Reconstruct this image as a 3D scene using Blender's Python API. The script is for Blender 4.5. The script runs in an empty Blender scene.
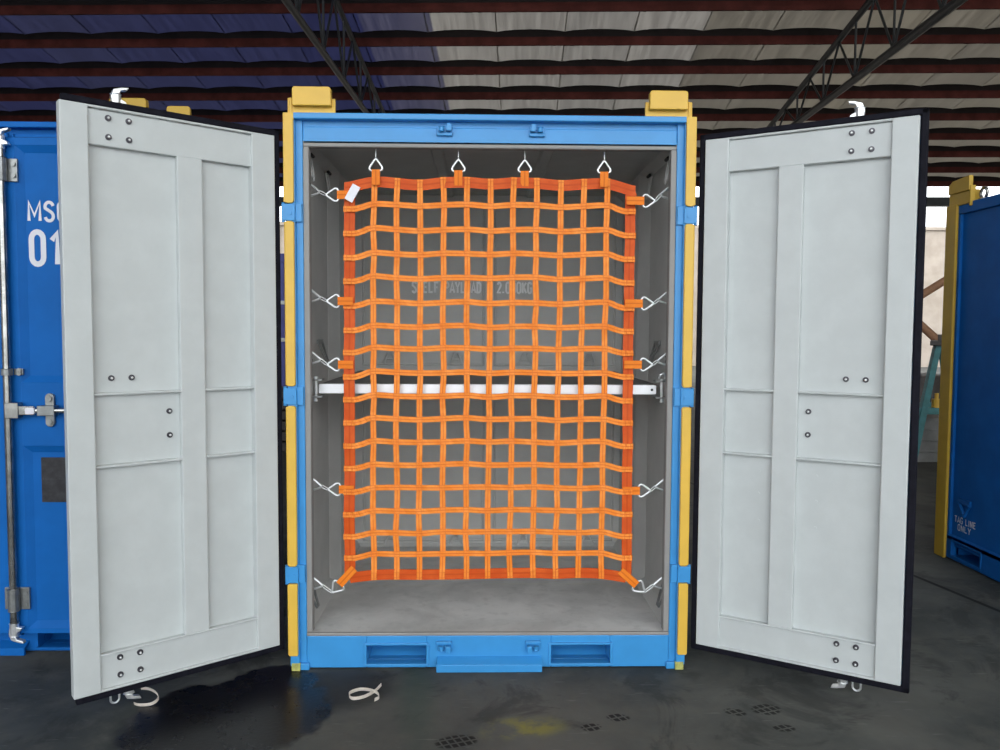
import bpy, math, random
from mathutils import Vector, Matrix
R = random.Random(7)
scene = bpy.context.scene
col = scene.collection

# ------------------------------------------------------------------ materials
def new_mat(name):
    m = bpy.data.materials.new(name); m.use_nodes = True
    nt = m.node_tree
    b = nt.nodes['Principled BSDF']
    return m, nt, b
def N(nt, t, **kw):
    n = nt.nodes.new(t)
    for k, v in kw.items(): setattr(n, k, v)
    return n
def L(nt, a, b): nt.links.new(a, b)
def mth(nt, op, a, b=None, c=None, clamp=False):
    n = nt.nodes.new('ShaderNodeMath'); n.operation = op; n.use_clamp = clamp
    for i, v in enumerate((a, b, c)):
        if v is None: continue
        if isinstance(v, (int, float)): n.inputs[i].default_value = v
        else: nt.links.new(v, n.inputs[i])
    return n.outputs[0]
def sstep(nt, v, a, b, lo=0.0, hi=1.0):
    n = nt.nodes.new('ShaderNodeMapRange'); n.interpolation_type = 'SMOOTHSTEP'
    nt.links.new(v, n.inputs['Value'])
    n.inputs['From Min'].default_value = a; n.inputs['From Max'].default_value = b
    n.inputs['To Min'].default_value = lo; n.inputs['To Max'].default_value = hi
    return n.outputs['Result']
def mixc(nt, fac, a, b):
    n = nt.nodes.new('ShaderNodeMix'); n.data_type = 'RGBA'
    if isinstance(fac, (int, float)): n.inputs['Factor'].default_value = fac
    else: nt.links.new(fac, n.inputs['Factor'])
    for s, v in (('A', a), ('B', b)):
        i = [x for x in n.inputs if x.name == s and x.type == 'RGBA'][0]
        if isinstance(v, tuple): i.default_value = (*v[:3], 1)
        else: nt.links.new(v, i)
    return [o for o in n.outputs if o.type == 'RGBA'][0]
def noise(nt, scale, detail=3.0, vec=None, rough=.5, dist=0.0):
    n = nt.nodes.new('ShaderNodeTexNoise'); n.inputs['Scale'].default_value = scale
    n.inputs['Detail'].default_value = detail; n.inputs['Roughness'].default_value = rough
    n.inputs['Distortion'].default_value = dist
    if vec is not None: nt.links.new(vec, n.inputs['Vector'])
    return n.outputs['Fac']
def objco(nt): return nt.nodes.new('ShaderNodeTexCoord').outputs['Object']

def paint(name, c, rough=.45, metal=0.0, var=.10, scale=6, bump=.0, spec=.5, bscale=180):
    m, nt, b = new_mat(name)
    co = objco(nt)
    n = noise(nt, scale, 5, co, .6)
    f = sstep(nt, n, .3, .75)
    dark = tuple(x*(1-var) for x in c); light = tuple(min(1, x*(1+var)) for x in c)
    L(nt, mixc(nt, f, dark, light), b.inputs['Base Color'])
    b.inputs['Roughness'].default_value = rough; b.inputs['Metallic'].default_value = metal
    b.inputs['Specular IOR Level'].default_value = spec
    if bump:
        bn = N(nt, 'ShaderNodeBump'); bn.inputs['Strength'].default_value = bump; bn.inputs['Distance'].default_value = .002
        L(nt, noise(nt, bscale, 2, co), bn.inputs['Height']); L(nt, bn.outputs['Normal'], b.inputs['Normal'])
    return m

M = {}
M['blue']   = paint('sky_blue_paint', (.042, .285, .640), .38, var=.05, bump=.06, bscale=60)
M['navy']   = paint('deep_blue_paint', (.007, .125, .44), .5, var=.06, bump=.08, bscale=50, spec=.12)
M['navy_shaded']  = paint('shaded_blue_paint', (.006, .105, .36), .5, var=.10, bump=.06, spec=.12)  # same blue as the closed container, darkened: shade put into the colour
M['violet'] = paint('violet_blue_paint', (.05, .055, .26), .5, var=.15)
M['yellow'] = paint('yellow_paint', (.74, .46, .060), .42, var=.05, bump=.05)
M['yellow_shaded']  = paint('shaded_yellow_paint', (.50, .31, .022), .5, var=.08)  # same yellow paint in a darker copy, shade put into the colour
M['olive']  = paint('worn_yellow_green_paint', (.42, .42, .12), .6, var=.3, scale=40)
M['grey']   = paint('pale_grey_paint', (.54, .575, .575), .45, var=.035, scale=9, bump=.10, bscale=90)
M['lining'] = paint('mid_grey_paint', (.49, .49, .475), .55, var=.05, bump=.06)
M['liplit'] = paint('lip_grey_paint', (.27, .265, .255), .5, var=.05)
M['deck']   = paint('shelf_grey_paint', (.16, .16, .16), .5, var=.12, scale=20)
M['rubber'] = paint('black_rubber', (.010, .010, .016), .6, var=.25, scale=30, spec=.08)
M['zinc']   = paint('bright_zinc', (.86, .88, .88), .30, metal=.75, var=.08, scale=25)
M['wire']   = paint('galvanised_wire', (.72, .74, .74), .35, metal=.6, var=.1, scale=40)
M['galv']   = paint('galvanised_steel', (.28, .29, .285), .40, metal=.7, var=.15, scale=30)
M['steel']  = paint('dull_steel', (.36, .36, .345), .24, metal=.9, var=.3, scale=14)
M['bolt']   = paint('bolt_steel', (.075, .072, .085), .35, metal=.4, var=.2)
M['alu']    = paint('aluminium_rail', (.80, .81, .83), .38, metal=.3, var=.04, scale=12)
M['black']  = paint('black_socket', (.012, .012, .012), .6)
M['white']  = paint('white_lettering', (.72, .74, .78), .55, var=.03)
M['greytxt']= paint('light_grey_lettering', (.93, .93, .93), .55, var=.05)
M['label']  = paint('white_label', (.80, .79, .84), .6, var=.03)
M['webtie'] = paint('cream_webbing', (.74, .68, .60), .7, var=.08, scale=60)
M['plate']  = paint('dark_data_plate', (.040, .040, .045), .35, metal=.4, var=.3, scale=30)
M['brown']  = paint('red_oxide_paint', (.080, .022, .018), .75, var=.3, scale=3, spec=.1)
M['bounce_ground'] = paint('pale_bounce_ground', (.50, .49, .46), .9, var=.1, scale=1)  # for the added ground that bounces light, out of view
M['dark_band']= paint('black_band', (.012, .008, .008), .9, var=.3, scale=3)  # black of the scalloped band above each purlin
M['truss']  = paint('dark_steel_paint', (.020, .023, .025), .5, var=.2)
M['teal']   = paint('teal_paint', (.030, .175, .185), .5, var=.2, scale=12)
M['rust']   = paint('brown_orange_pipe', (.34, .18, .10), .7, var=.2)
M['darkgrey']=paint('dark_grey_steel', (.060, .052, .048), .6, var=.3)
M['crate']  = paint('grey_metal_cabinet', (.19, .19, .185), .5, var=.15)
M['mast']   = paint('grey_mast_steel', (.45, .45, .46), .5)

# dusty sheet floor inside the container
def mat_inner_floor():
    m, nt, b = new_mat('worn_grey_floor'); co = objco(nt)
    n1 = noise(nt, 3.2, 6, co, .62, .4); n2 = noise(nt, 16, 4, co, .6)
    c = mixc(nt, sstep(nt, n1, .35, .68), (.56, .558, .545), (.74, .735, .72))
    c = mixc(nt, mth(nt, 'MULTIPLY', sstep(nt, n2, .52, .72), .35), c, (.42, .42, .405))
    L(nt, c, b.inputs['Base Color']); b.inputs['Roughness'].default_value = .6
    return m
M['ifloor'] = mat_inner_floor()

# woven webbing: U across the strap, V along it
def mat_strap(name, base, line, hot):
    m, nt, b = new_mat(name)
    uv = nt.nodes.new('ShaderNodeTexCoord').outputs['UV']
    sx = N(nt, 'ShaderNodeSeparateXYZ'); L(nt, uv, sx.inputs[0])
    u, v = sx.outputs[0], sx.outputs[1]
    d = mth(nt, 'ABSOLUTE', mth(nt, 'SUBTRACT', u, .5))
    cen = sstep(nt, d, .03, .13, 1, 0)
    edge = sstep(nt, d, .42, .5, 0, .75)
    lines = mth(nt, 'MAXIMUM', mth(nt, 'MULTIPLY', cen, .8), edge)
    wv = mth(nt, 'SINE', mth(nt, 'MULTIPLY', v, 900.0))
    wv2 = mth(nt, 'SINE', mth(nt, 'MULTIPLY', u, 44.0))
    co = objco(nt)
    n1 = noise(nt, 14, 3, co, .6)
    c = mixc(nt, sstep(nt, n1, .35, .7), base, hot)
    c = mixc(nt, lines, c, line)
    L(nt, c, b.inputs['Base Color'])
    b.inputs['Roughness'].default_value = .5
    b.inputs['Specular IOR Level'].default_value = .2
    bn = N(nt, 'ShaderNodeBump'); bn.inputs['Strength'].default_value = .15; bn.inputs['Distance'].default_value = .001
    L(nt, wv2, bn.inputs['Height']); L(nt, bn.outputs['Normal'], b.inputs['Normal'])
    return m
M['strap']  = mat_strap('orange_webbing', (.88, .255, .030), (.66, .105, .008), (.95, .335, .060))
M['border'] = mat_strap('dark_orange_webbing', (.60, .080, .009), (.52, .064, .007), (.68, .115, .016))
M['tab']    = mat_strap('tab_webbing', (.80, .20, .012), (.62, .12, .006), (.86, .24, .02))
M['stitch'] = paint('orange_stitching', (.72, .15, .012), .6, var=.15, scale=80)

def mat_floor():
    m, nt, b = new_mat('stained_dark_floor'); co = objco(nt)
    sx = N(nt, 'ShaderNodeSeparateXYZ'); L(nt, co, sx.inputs[0]); X, Y = sx.outputs[0], sx.outputs[1]
    n1 = noise(nt, .9, 6, co, .6, .3); n2 = noise(nt, 5, 6, co, .65); n3 = noise(nt, 60, 4, co, .7)
    c = mixc(nt, sstep(nt, n1, .35, .7), (.062, .070, .068), (.140, .144, .133))
    c = mixc(nt, mth(nt, 'MULTIPLY', sstep(nt, n2, .45, .75), .6), c, (.135, .135, .12))
    n4 = noise(nt, 2.2, 5, co, .7, .8)
    c = mixc(nt, mth(nt, 'MULTIPLY', sstep(nt, n4, .52, .64), .55), c, (.040, .044, .043))
    c = mixc(nt, mth(nt, 'MULTIPLY', sstep(nt, n3, .60, .75), .3), c, (.17, .17, .155))
    # scratches
    wv = N(nt, 'ShaderNodeTexNoise'); mp = N(nt, 'ShaderNodeMapping'); L(nt, co, mp.inputs['Vector'])
    mp.inputs['Scale'].default_value = (3, 30, 1); mp.inputs['Rotation'].default_value = (0, 0, .7)
    L(nt, mp.outputs[0], wv.inputs['Vector']); wv.inputs['Scale'].default_value = 2.0; wv.inputs['Detail'].default_value = 3
    c = mixc(nt, mth(nt, 'MULTIPLY', sstep(nt, wv.outputs['Fac'], .66, .72), .45), c, (.22, .22, .21))
    wx = noise(nt, 3.0, 4, co, .6); wy = noise(nt, 9.0, 4, co, .6)
    warp = mth(nt, 'ADD', mth(nt, 'MULTIPLY', mth(nt, 'SUBTRACT', wx, .5), .9), mth(nt, 'MULTIPLY', mth(nt, 'SUBTRACT', wy, .5), .5))
    def ell(cx, cy, rx, ry, a=0.0, w=1.0, soft=(.9, 1.0)):
        ca, sa = math.cos(a), math.sin(a)
        dx = mth(nt, 'SUBTRACT', X, cx); dy = mth(nt, 'SUBTRACT', Y, cy)
        p = mth(nt, 'DIVIDE', mth(nt, 'ADD', mth(nt, 'MULTIPLY', dx, ca), mth(nt, 'MULTIPLY', dy, sa)), rx)
        q = mth(nt, 'DIVIDE', mth(nt, 'SUBTRACT', mth(nt, 'MULTIPLY', dy, ca), mth(nt, 'MULTIPLY', dx, sa)), ry)
        r = mth(nt, 'SQRT', mth(nt, 'ADD', mth(nt, 'MULTIPLY', p, p), mth(nt, 'MULTIPLY', q, q)))
        r = mth(nt, 'ADD', r, mth(nt, 'MULTIPLY', warp, w))
        return sstep(nt, r, soft[0], soft[1], 1, 0)
    wet = mth(nt, 'MAXIMUM', ell(-1.02, -.40, .42, .36, .35, .7), ell(-.92, -.10, .20, .19, .2, .9))
    wet2 = ell(-.66, -.16, .30, .26, .3, .6, (.5, 1.1))
    c = mixc(nt, mth(nt, 'MULTIPLY', wet2, .6), c, (.013, .015, .021))
    c = mixc(nt, wet, c, (.0085, .0085, .010))
    # worn yellow paint smudge
    ye = mth(nt, 'MULTIPLY', ell(.12, -.50, .20, .10, .2, .9, (.3, 1.1)), sstep(nt, n2, .42, .62))
    c = mixc(nt, mth(nt, 'MULTIPLY', ye, .9), c, (.26, .25, .07))
    gr = ell(-.30, -.22, .10, .5, .1, .8, (.2, 1.2))
    c = mixc(nt, mth(nt, 'MULTIPLY', gr, .5), c, (.055, .09, .075))
    # tyre-tread prints
    gx = mth(nt, 'SINE', mth(nt, 'MULTIPLY', mth(nt, 'ADD', X, mth(nt, 'MULTIPLY', Y, .5)), 210.0))
    gy = mth(nt, 'SINE', mth(nt, 'MULTIPLY', mth(nt, 'SUBTRACT', Y, mth(nt, 'MULTIPLY', X, .35)), 180.0))
    grid = sstep(nt, mth(nt, 'MINIMUM', gx, gy), -.95, -.4)
    pr = None
    for (cx, cy, rx, ry, a) in ((.39, -.50, .045, .03, .3), (.507, -.425, .055, .035, -.2), (.983, -.385, .05, .035, -.3), (1.115, -.365, .065, .05, .2), (1.131, -.515, .05, .03, 0), (-.12, -.60, .09, .05, .2)):
        e = ell(cx, cy, rx, ry, a, .5, (.7, 1.0)); pr = e if pr is None else mth(nt, 'MAXIMUM', pr, e)
    c = mixc(nt, mth(nt, 'MULTIPLY', mth(nt, 'MULTIPLY', pr, grid), .85), c, (.010, .010, .010))
    # expansion joint
    jd = mth(nt, 'ABSOLUTE', mth(nt, 'ADD', mth(nt, 'SUBTRACT', X, 2.69), mth(nt, 'MULTIPLY', mth(nt, 'SUBTRACT', Y, 1.28), .204)))
    jm = mth(nt, 'MULTIPLY', sstep(nt, jd, .010, .022, 1, 0), sstep(nt, Y, .1, .15))
    c = mixc(nt, mth(nt, 'MULTIPLY', jm, .85), c, (.010, .011, .012))
    far = mth(nt, 'MULTIPLY', sstep(nt, Y, 2.0, 6.0), .5)
    c = mixc(nt, far, c, (.105, .100, .092))
    L(nt, c, b.inputs['Base Color'])
    rg = mth(nt, 'ADD', mth(nt, 'MULTIPLY', n2, .25), .62)
    rg = mth(nt, 'SUBTRACT', rg, mth(nt, 'MULTIPLY', wet, .46))
    L(nt, rg, b.inputs['Roughness'])
    L(nt, mth(nt, 'ADD', mth(nt, 'MULTIPLY', wet, .12), .12), b.inputs['Specular IOR Level'])
    bn = N(nt, 'ShaderNodeBump'); bn.inputs['Strength'].default_value = .25; bn.inputs['Distance'].default_value = .004
    L(nt, n3, bn.inputs['Height']); L(nt, bn.outputs['Normal'], b.inputs['Normal'])
    return m
M['floor'] = mat_floor()

PER = 1.34; SEAM0 = .80
def mat_roof():
    m, nt, b = new_mat('roof_sheets'); co = objco(nt)
    sx = N(nt, 'ShaderNodeSeparateXYZ'); L(nt, co, sx.inputs[0]); X = sx.outputs[0]
    # fibreglass and painted sheets: each lets a little daylight through
    k = mth(nt, 'FLOOR', mth(nt, 'DIVIDE', mth(nt, 'SUBTRACT', X, SEAM0), PER))
    wn = N(nt, 'ShaderNodeTexWhiteNoise'); wn.noise_dimensions = '1D'; L(nt, k, wn.inputs['W'])
    mp = N(nt, 'ShaderNodeMapping'); L(nt, co, mp.inputs['Vector']); mp.inputs['Scale'].default_value = (5, .25, 1)
    st = noise(nt, 2.2, 4, mp.outputs[0], .6)
    f = sstep(nt, st, .3, .75)
    tan = mixc(nt, f, (.042, .038, .034), (.070, .064, .057))
    tan2 = mixc(nt, f, (.027, .023, .017), (.050, .043, .033))
    blu = mixc(nt, f, (.0030, .0034, .012), (.0062, .007, .021))
    gbl = mixc(nt, f, (.009, .009, .017), (.018, .017, .027))
    c = mixc(nt, sstep(nt, X, 3.48, 3.52), tan, tan2)
    c = mixc(nt, sstep(nt, X, -1.80, -1.76), gbl, c)
    c = mixc(nt, sstep(nt, X, -3.16, -3.12), blu, c)
    c = mixc(nt, mth(nt, 'MULTIPLY', wn.outputs['Value'], .30), c, (.012, .012, .014))
    tr = N(nt, 'ShaderNodeBsdfTranslucent'); L(nt, c, tr.inputs['Color'])
    # the sheet's own surface colour, same hue, opaque part
    df = N(nt, 'ShaderNodeBsdfDiffuse')
    hue = mixc(nt, sstep(nt, X, -3.16, -1.76), (.07, .07, .13), (.36, .34, .30)); L(nt, hue, df.inputs['Color'])
    ad = N(nt, 'ShaderNodeAddShader'); L(nt, tr.outputs[0], ad.inputs[0]); L(nt, df.outputs[0], ad.inputs[1])
    out = [n for n in nt.nodes if n.type == 'OUTPUT_MATERIAL'][0]
    L(nt, ad.outputs[0], out.inputs['Surface']); nt.nodes.remove(b)
    return m
M['roof'] = mat_roof()
def mat_wall():
    m, nt, b = new_mat('beige_render'); co = objco(nt)
    n = noise(nt, 1.2, 5, co, .6)
    L(nt, mixc(nt, sstep(nt, n, .3, .7), (.36, .30, .245), (.46, .39, .33)), b.inputs['Base Color'])
    b.inputs['Roughness'].default_value = .9
    return m
M['wall'] = mat_wall()

# ------------------------------------------------------------------ mesh building
class MB:
    def __init__(s): s.v = []; s.f = []; s.uv = {}; s.m2 = None
    def quad(s, a, b, c, d):
        n = len(s.v); s.v += [a, b, c, d]; s.f.append((n, n+1, n+2, n+3)); return s
    def box(s, x0, x1, y0, y1, z0, z1):
        if x0 > x1: x0, x1 = x1, x0
        if y0 > y1: y0, y1 = y1, y0
        if z0 > z1: z0, z1 = z1, z0
        n = len(s.v)
        s.v += [(x0,y0,z0),(x1,y0,z0),(x1,y1,z0),(x0,y1,z0),(x0,y0,z1),(x1,y0,z1),(x1,y1,z1),(x0,y1,z1)]
        for f in ((0,3,2,1),(4,5,6,7),(0,1,5,4),(1,2,6,5),(2,3,7,6),(3,0,4,7)): s.f.append(tuple(n+i for i in f))
        return s
    def prism(s, pts, fn0, fn1):
        """closed outline pts (2D) placed by fn0 and fn1 (2D -> 3D): capped solid"""
        n = len(s.v); k = len(pts)
        s.v += [tuple(fn0(*p)) for p in pts] + [tuple(fn1(*p)) for p in pts]
        s.f.append(tuple(n+i for i in range(k))[::-1]); s.f.append(tuple(n+k+i for i in range(k)))
        for i in range(k):
            j = (i+1) % k; s.f.append((n+i, n+j, n+k+j, n+k+i))
        return s
    def tube(s, path, r, seg=8, closed=False, caps=True):
        P = [Vector(p) for p in path]; k = len(P); n = len(s.v)
        up = None
        for i, p in enumerate(P):
            if closed: t = (P[(i+1) % k]-P[i-1])
            else: t = P[min(i+1, k-1)]-P[max(i-1, 0)]
            t.normalize()
            if up is None:
                a = Vector((0,0,1)) if abs(t.z) < .9 else Vector((1,0,0))
                up = (a - t*a.dot(t)).normalized()
            else:
                up = (up - t*up.dot(t))
                if up.length < 1e-6: up = t.orthogonal()
                up.normalize()
            w = t.cross(up)
            rr = r[i] if isinstance(r, (list, tuple)) else r
            for q in range(seg):
                an = 2*math.pi*q/seg
                s.v.append(tuple(p + up*rr*math.cos(an) + w*rr*math.sin(an)))
        for i in range(k if closed else k-1):
            j = (i+1) % k
            for q in range(seg):
                q2 = (q+1) % seg
                s.f.append((n+i*seg+q, n+j*seg+q, n+j*seg+q2, n+i*seg+q2)[::-1])
        if caps and not closed:
            s.f.append(tuple(n+q for q in range(seg))); s.f.append(tuple(n+(k-1)*seg+q for q in range(seg))[::-1])
        return s
    def cyl(s, a, b, r, seg=16): return s.tube([a, b], r, seg)
    def ribbon(s, path, wdirs, w, ndirs, t, v0=0.0):
        """strap: rectangular section w x t with UVs (u across, v metres along)"""
        k = len(path); n = len(s.v); d = v0
        for i, p in enumerate(path):
            p = Vector(p); wd = Vector(wdirs[i] if isinstance(wdirs, list) else wdirs).normalized()
            nd = Vector(ndirs[i] if isinstance(ndirs, list) else ndirs).normalized()
            ww = w[i] if isinstance(w, list) else w
            if i: d += (p-Vector(path[i-1])).length
            for (a, b_) in ((-.5, -.5), (.5, -.5), (.5, .5), (-.5, .5)):
                s.v.append(tuple(p+wd*ww*a+nd*t*b_)); s.uv[len(s.v)-1] = (a+.5, d)
        for i in range(k-1):
            for q in range(4):
                q2 = (q+1) % 4
                s.f.append((n+i*4+q, n+i*4+q2, n+(i+1)*4+q2, n+(i+1)*4+q))
        s.f.append((n+3, n+2, n+1, n)); m = n+(k-1)*4; s.f.append((m, m+1, m+2, m+3))
        return s
    def xf(s, fn): s.v = [tuple(fn(Vector(p))) for p in s.v]; return s
    def mirx(s):
        s.v = [(-x, y, z) for x, y, z in s.v]; s.f = [f[::-1] for f in s.f]; return s
    def build(s, name, mat, parent=None, bevel=0.0, smooth=False, seg=2):
        me = bpy.data.meshes.new(name); me.from_pydata(s.v, [], s.f); me.validate()
        if s.uv:
            ul = me.uv_layers.new(name='UVMap')
            for lp in me.loops: ul.data[lp.index].uv = s.uv.get(lp.vertex_index, (0, 0))
        me.materials.append(mat if not isinstance(mat, str) else M[mat])
        if s.m2:
            me.materials.append(M[s.m2[0]])
            for p in me.polygons:
                if p.index >= s.m2[1]: p.material_index = 1
        if smooth:
            for p in me.polygons: p.use_smooth = True
        o = bpy.data.objects.new(name, me); col.objects.link(o)
        if parent is not None: o.parent = parent
        if bevel:
            bv = o.modifiers.new('bevel', 'BEVEL'); bv.width = bevel; bv.segments = seg; bv.limit_method = 'ANGLE'
            bv.harden_normals = False
        return o
def arc(cx, cy, r, a0, a1, n):
    return [(cx+r*math.cos(a0+(a1-a0)*i/n), cy+r*math.sin(a0+(a1-a0)*i/n)) for i in range(n+1)]
def rrect(x0, x1, y0, y1, r, n=5):
    pi = math.pi
    return arc(x1-r, y1-r, r, 0, pi/2, n)+arc(x0+r, y1-r, r, pi/2, pi, n)+arc(x0+r, y0+r, r, pi, 1.5*pi, n)+arc(x1-r, y0+r, r, 1.5*pi, 2*pi, n)
def empty(name, loc=(0,0,0), rz=0.0, parent=None):
    o = bpy.data.objects.new(name, None); col.objects.link(o); o.location = loc; o.rotation_euler = (0,0,rz)
    o.empty_display_size = .1
    if parent is not None: o.parent = parent
    return o
def tag(o, label=None, cat=None, group=None, kind=None):
    if label: o['label'] = label
    if cat: o['category'] = cat
    if group: o['group'] = group
    if kind: o['kind'] = kind
    return o
def children(o): return [c for c in bpy.data.objects if c.parent == o]
def copy_tree(o, parent=None):
    c = o.copy(); col.objects.link(c); c.parent = parent
    for ch in children(o): copy_tree(ch, c)
    return c
def _arc(cx, cy, rx, ry, a0, a1, n=8): return [(cx+rx*math.cos(math.radians(a0+(a1-a0)*i/n)), cy+ry*math.sin(math.radians(a0+(a1-a0)*i/n))) for i in range(n+1)]
_O = _arc(.5, .78, .42, .22, 0, 180)+_arc(.5, .22, .42, .22, 180, 360)
GLYPH = {   # centre lines in a unit box
 'M': [[(.06, 0), (.06, 1), (.5, .28), (.94, 1), (.94, 0)]], 'S': [_arc(.5, .76, .42, .24, 10, 200, 8)+[(.72, .46)]+_arc(.5, .24, .42, .24, 40, -170, 9)],
 'C': [_arc(.5, .76, .42, .24, 0, 180)+_arc(.5, .24, .42, .24, 180, 360)], 'O': [_O+[_O[0]]], '0': [_O+[_O[0]]], '1': [[(.18, .74), (.62, .96), (.62, 0)]],
 'H': [[(.08, 0), (.08, 1)], [(.92, 0), (.92, 1)], [(.08, .52), (.92, .52)]], 'E': [[(.92, .96), (.1, .96), (.1, .04), (.92, .04)], [(.1, .52), (.8, .52)]],
 'L': [[(.12, 1), (.12, .05), (.95, .05)]], 'F': [[(.95, .95), (.12, .95), (.12, 0)], [(.12, .50), (.82, .50)]],
 'P': [[(.1, 0), (.1, .95), (.5, .95)]+_arc(.5, .71, .42, .24, 90, -90)+[(.1, .47)]], 'A': [[(.0, 0), (.5, 1), (1, 0)], [(.2, .28), (.8, .28)]],
 'Y': [[(0, 1), (.5, .45), (1, 1)], [(.5, .45), (.5, 0)]], 'D': [[(.1, .04), (.1, .96), (.45, .96)]+_arc(.45, .72, .45, .24, 90, 0, 5)+_arc(.45, .28, .45, .24, 0, -90, 5)+[(.1, .04)]],
 '2': [_arc(.5, .74, .40, .24, 170, -20, 8)+[(.08, .05), (.95, .05)]], '.': [[(.3, .0), (.3, .14)]], 'K': [[(.1, 0), (.1, 1)], [(.92, 1), (.12, .42)], [(.36, .60), (.95, 0)]],
 'G': [_arc(.5, .76, .42, .24, 10, 180)+_arc(.5, .24, .42, .24, 180, 360)+[(.92, .47), (.55, .47)]], 'T': [[(0, .95), (1, .95)], [(.5, .95), (.5, 0)]],
 'I': [[(.5, 0), (.5, 1)]], 'N': [[(.08, 0), (.08, 1)], [(.08, 1), (.92, 0)], [(.92, 0), (.92, 1)]]}
ADV = {'.': .45, 'I': .45, ' ': .55, 'M': 1.3, '1': .85}
def text_mesh(lines, mat, name, parent, origin, ux, uz, heights, widths, zs, xs=None, ext=.0015, sw=.16):
    """flat raised lettering: each line fitted into its width/height, placed at origin + ux*x + uz*z"""
    mb = MB(); ux = Vector(ux); uz = Vector(uz); nn = ux.cross(uz)
    for i, t in enumerate(lines):
        gap = .38
        tot = sum(ADV.get(c, 1.0) for c in t)+gap*(len(t)-1); sc = widths[i]/tot; h = heights[i]; x = 0
        for c in t:
            w = ADV.get(c, 1.0)*sc; th = sw*h*.5
            for line in GLYPH.get(c, []):
                P = [Vector((x+a*w, b*h)) for a, b in line]; closed = (P[0]-P[-1]).length < 1e-6
                if closed: P = P[:-1]
                k = len(P); Lp, Rp = [], []
                for q in range(k):
                    p0 = P[q-1] if (q or closed) else None; p1 = P[(q+1) % k] if (q < k-1 or closed) else None
                    d0 = (P[q]-p0).normalized() if p0 is not None else None; d1 = (p1-P[q]).normalized() if p1 is not None else None
                    d0 = d0 or d1; d1 = d1 or d0
                    m = Vector((-(d0.y+d1.y), d0.x+d1.x))
                    m = m.normalized() if m.length > 1e-6 else Vector((-d0.y, d0.x))
                    f = min(1/max(.3, m.dot(Vector((-d0.y, d0.x)))), 1.5)
                    Lp.append(P[q]+m*th*f); Rp.append(P[q]-m*th*f)
                for q in range(k if closed else k-1):
                    r = (q+1) % k
                    mb.quad(*[tuple(Vector(origin)+ux*(p.x+(xs[i] if xs else 0))+uz*(p.y+zs[i])+nn*ext) for p in (Rp[q], Rp[r], Lp[r], Lp[q])])
            x += w+gap*sc
    return mb.build(name, mat, parent)

# ------------------------------------------------------------------ camera
f_px = 790.38
cam = bpy.data.cameras.new('camera'); co = bpy.data.objects.new('camera', cam); col.objects.link(co)
cam.sensor_fit = 'HORIZONTAL'; cam.sensor_width = 36.0; cam.lens = f_px/1000*36.0
cam.clip_start = .05; cam.clip_end = 500
CAM = Vector((-.0292, -3.4458, 1.5197)); pitch, yaw, roll = .0564, -.0213, .0051
fw = Vector((-math.sin(yaw)*math.cos(pitch), math.cos(yaw)*math.cos(pitch), -math.sin(pitch)))
rt = Vector((math.cos(yaw), math.sin(yaw), 0)); up = rt.cross(fw)
r2 = math.cos(roll)*rt+math.sin(roll)*up; u2 = math.cos(roll)*up-math.sin(roll)*rt
co.matrix_world = Matrix(((r2.x, u2.x, -fw.x, CAM.x), (r2.y, u2.y, -fw.y, CAM.y), (r2.z, u2.z, -fw.z, CAM.z), (0,0,0,1)))
scene.camera = co

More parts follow.
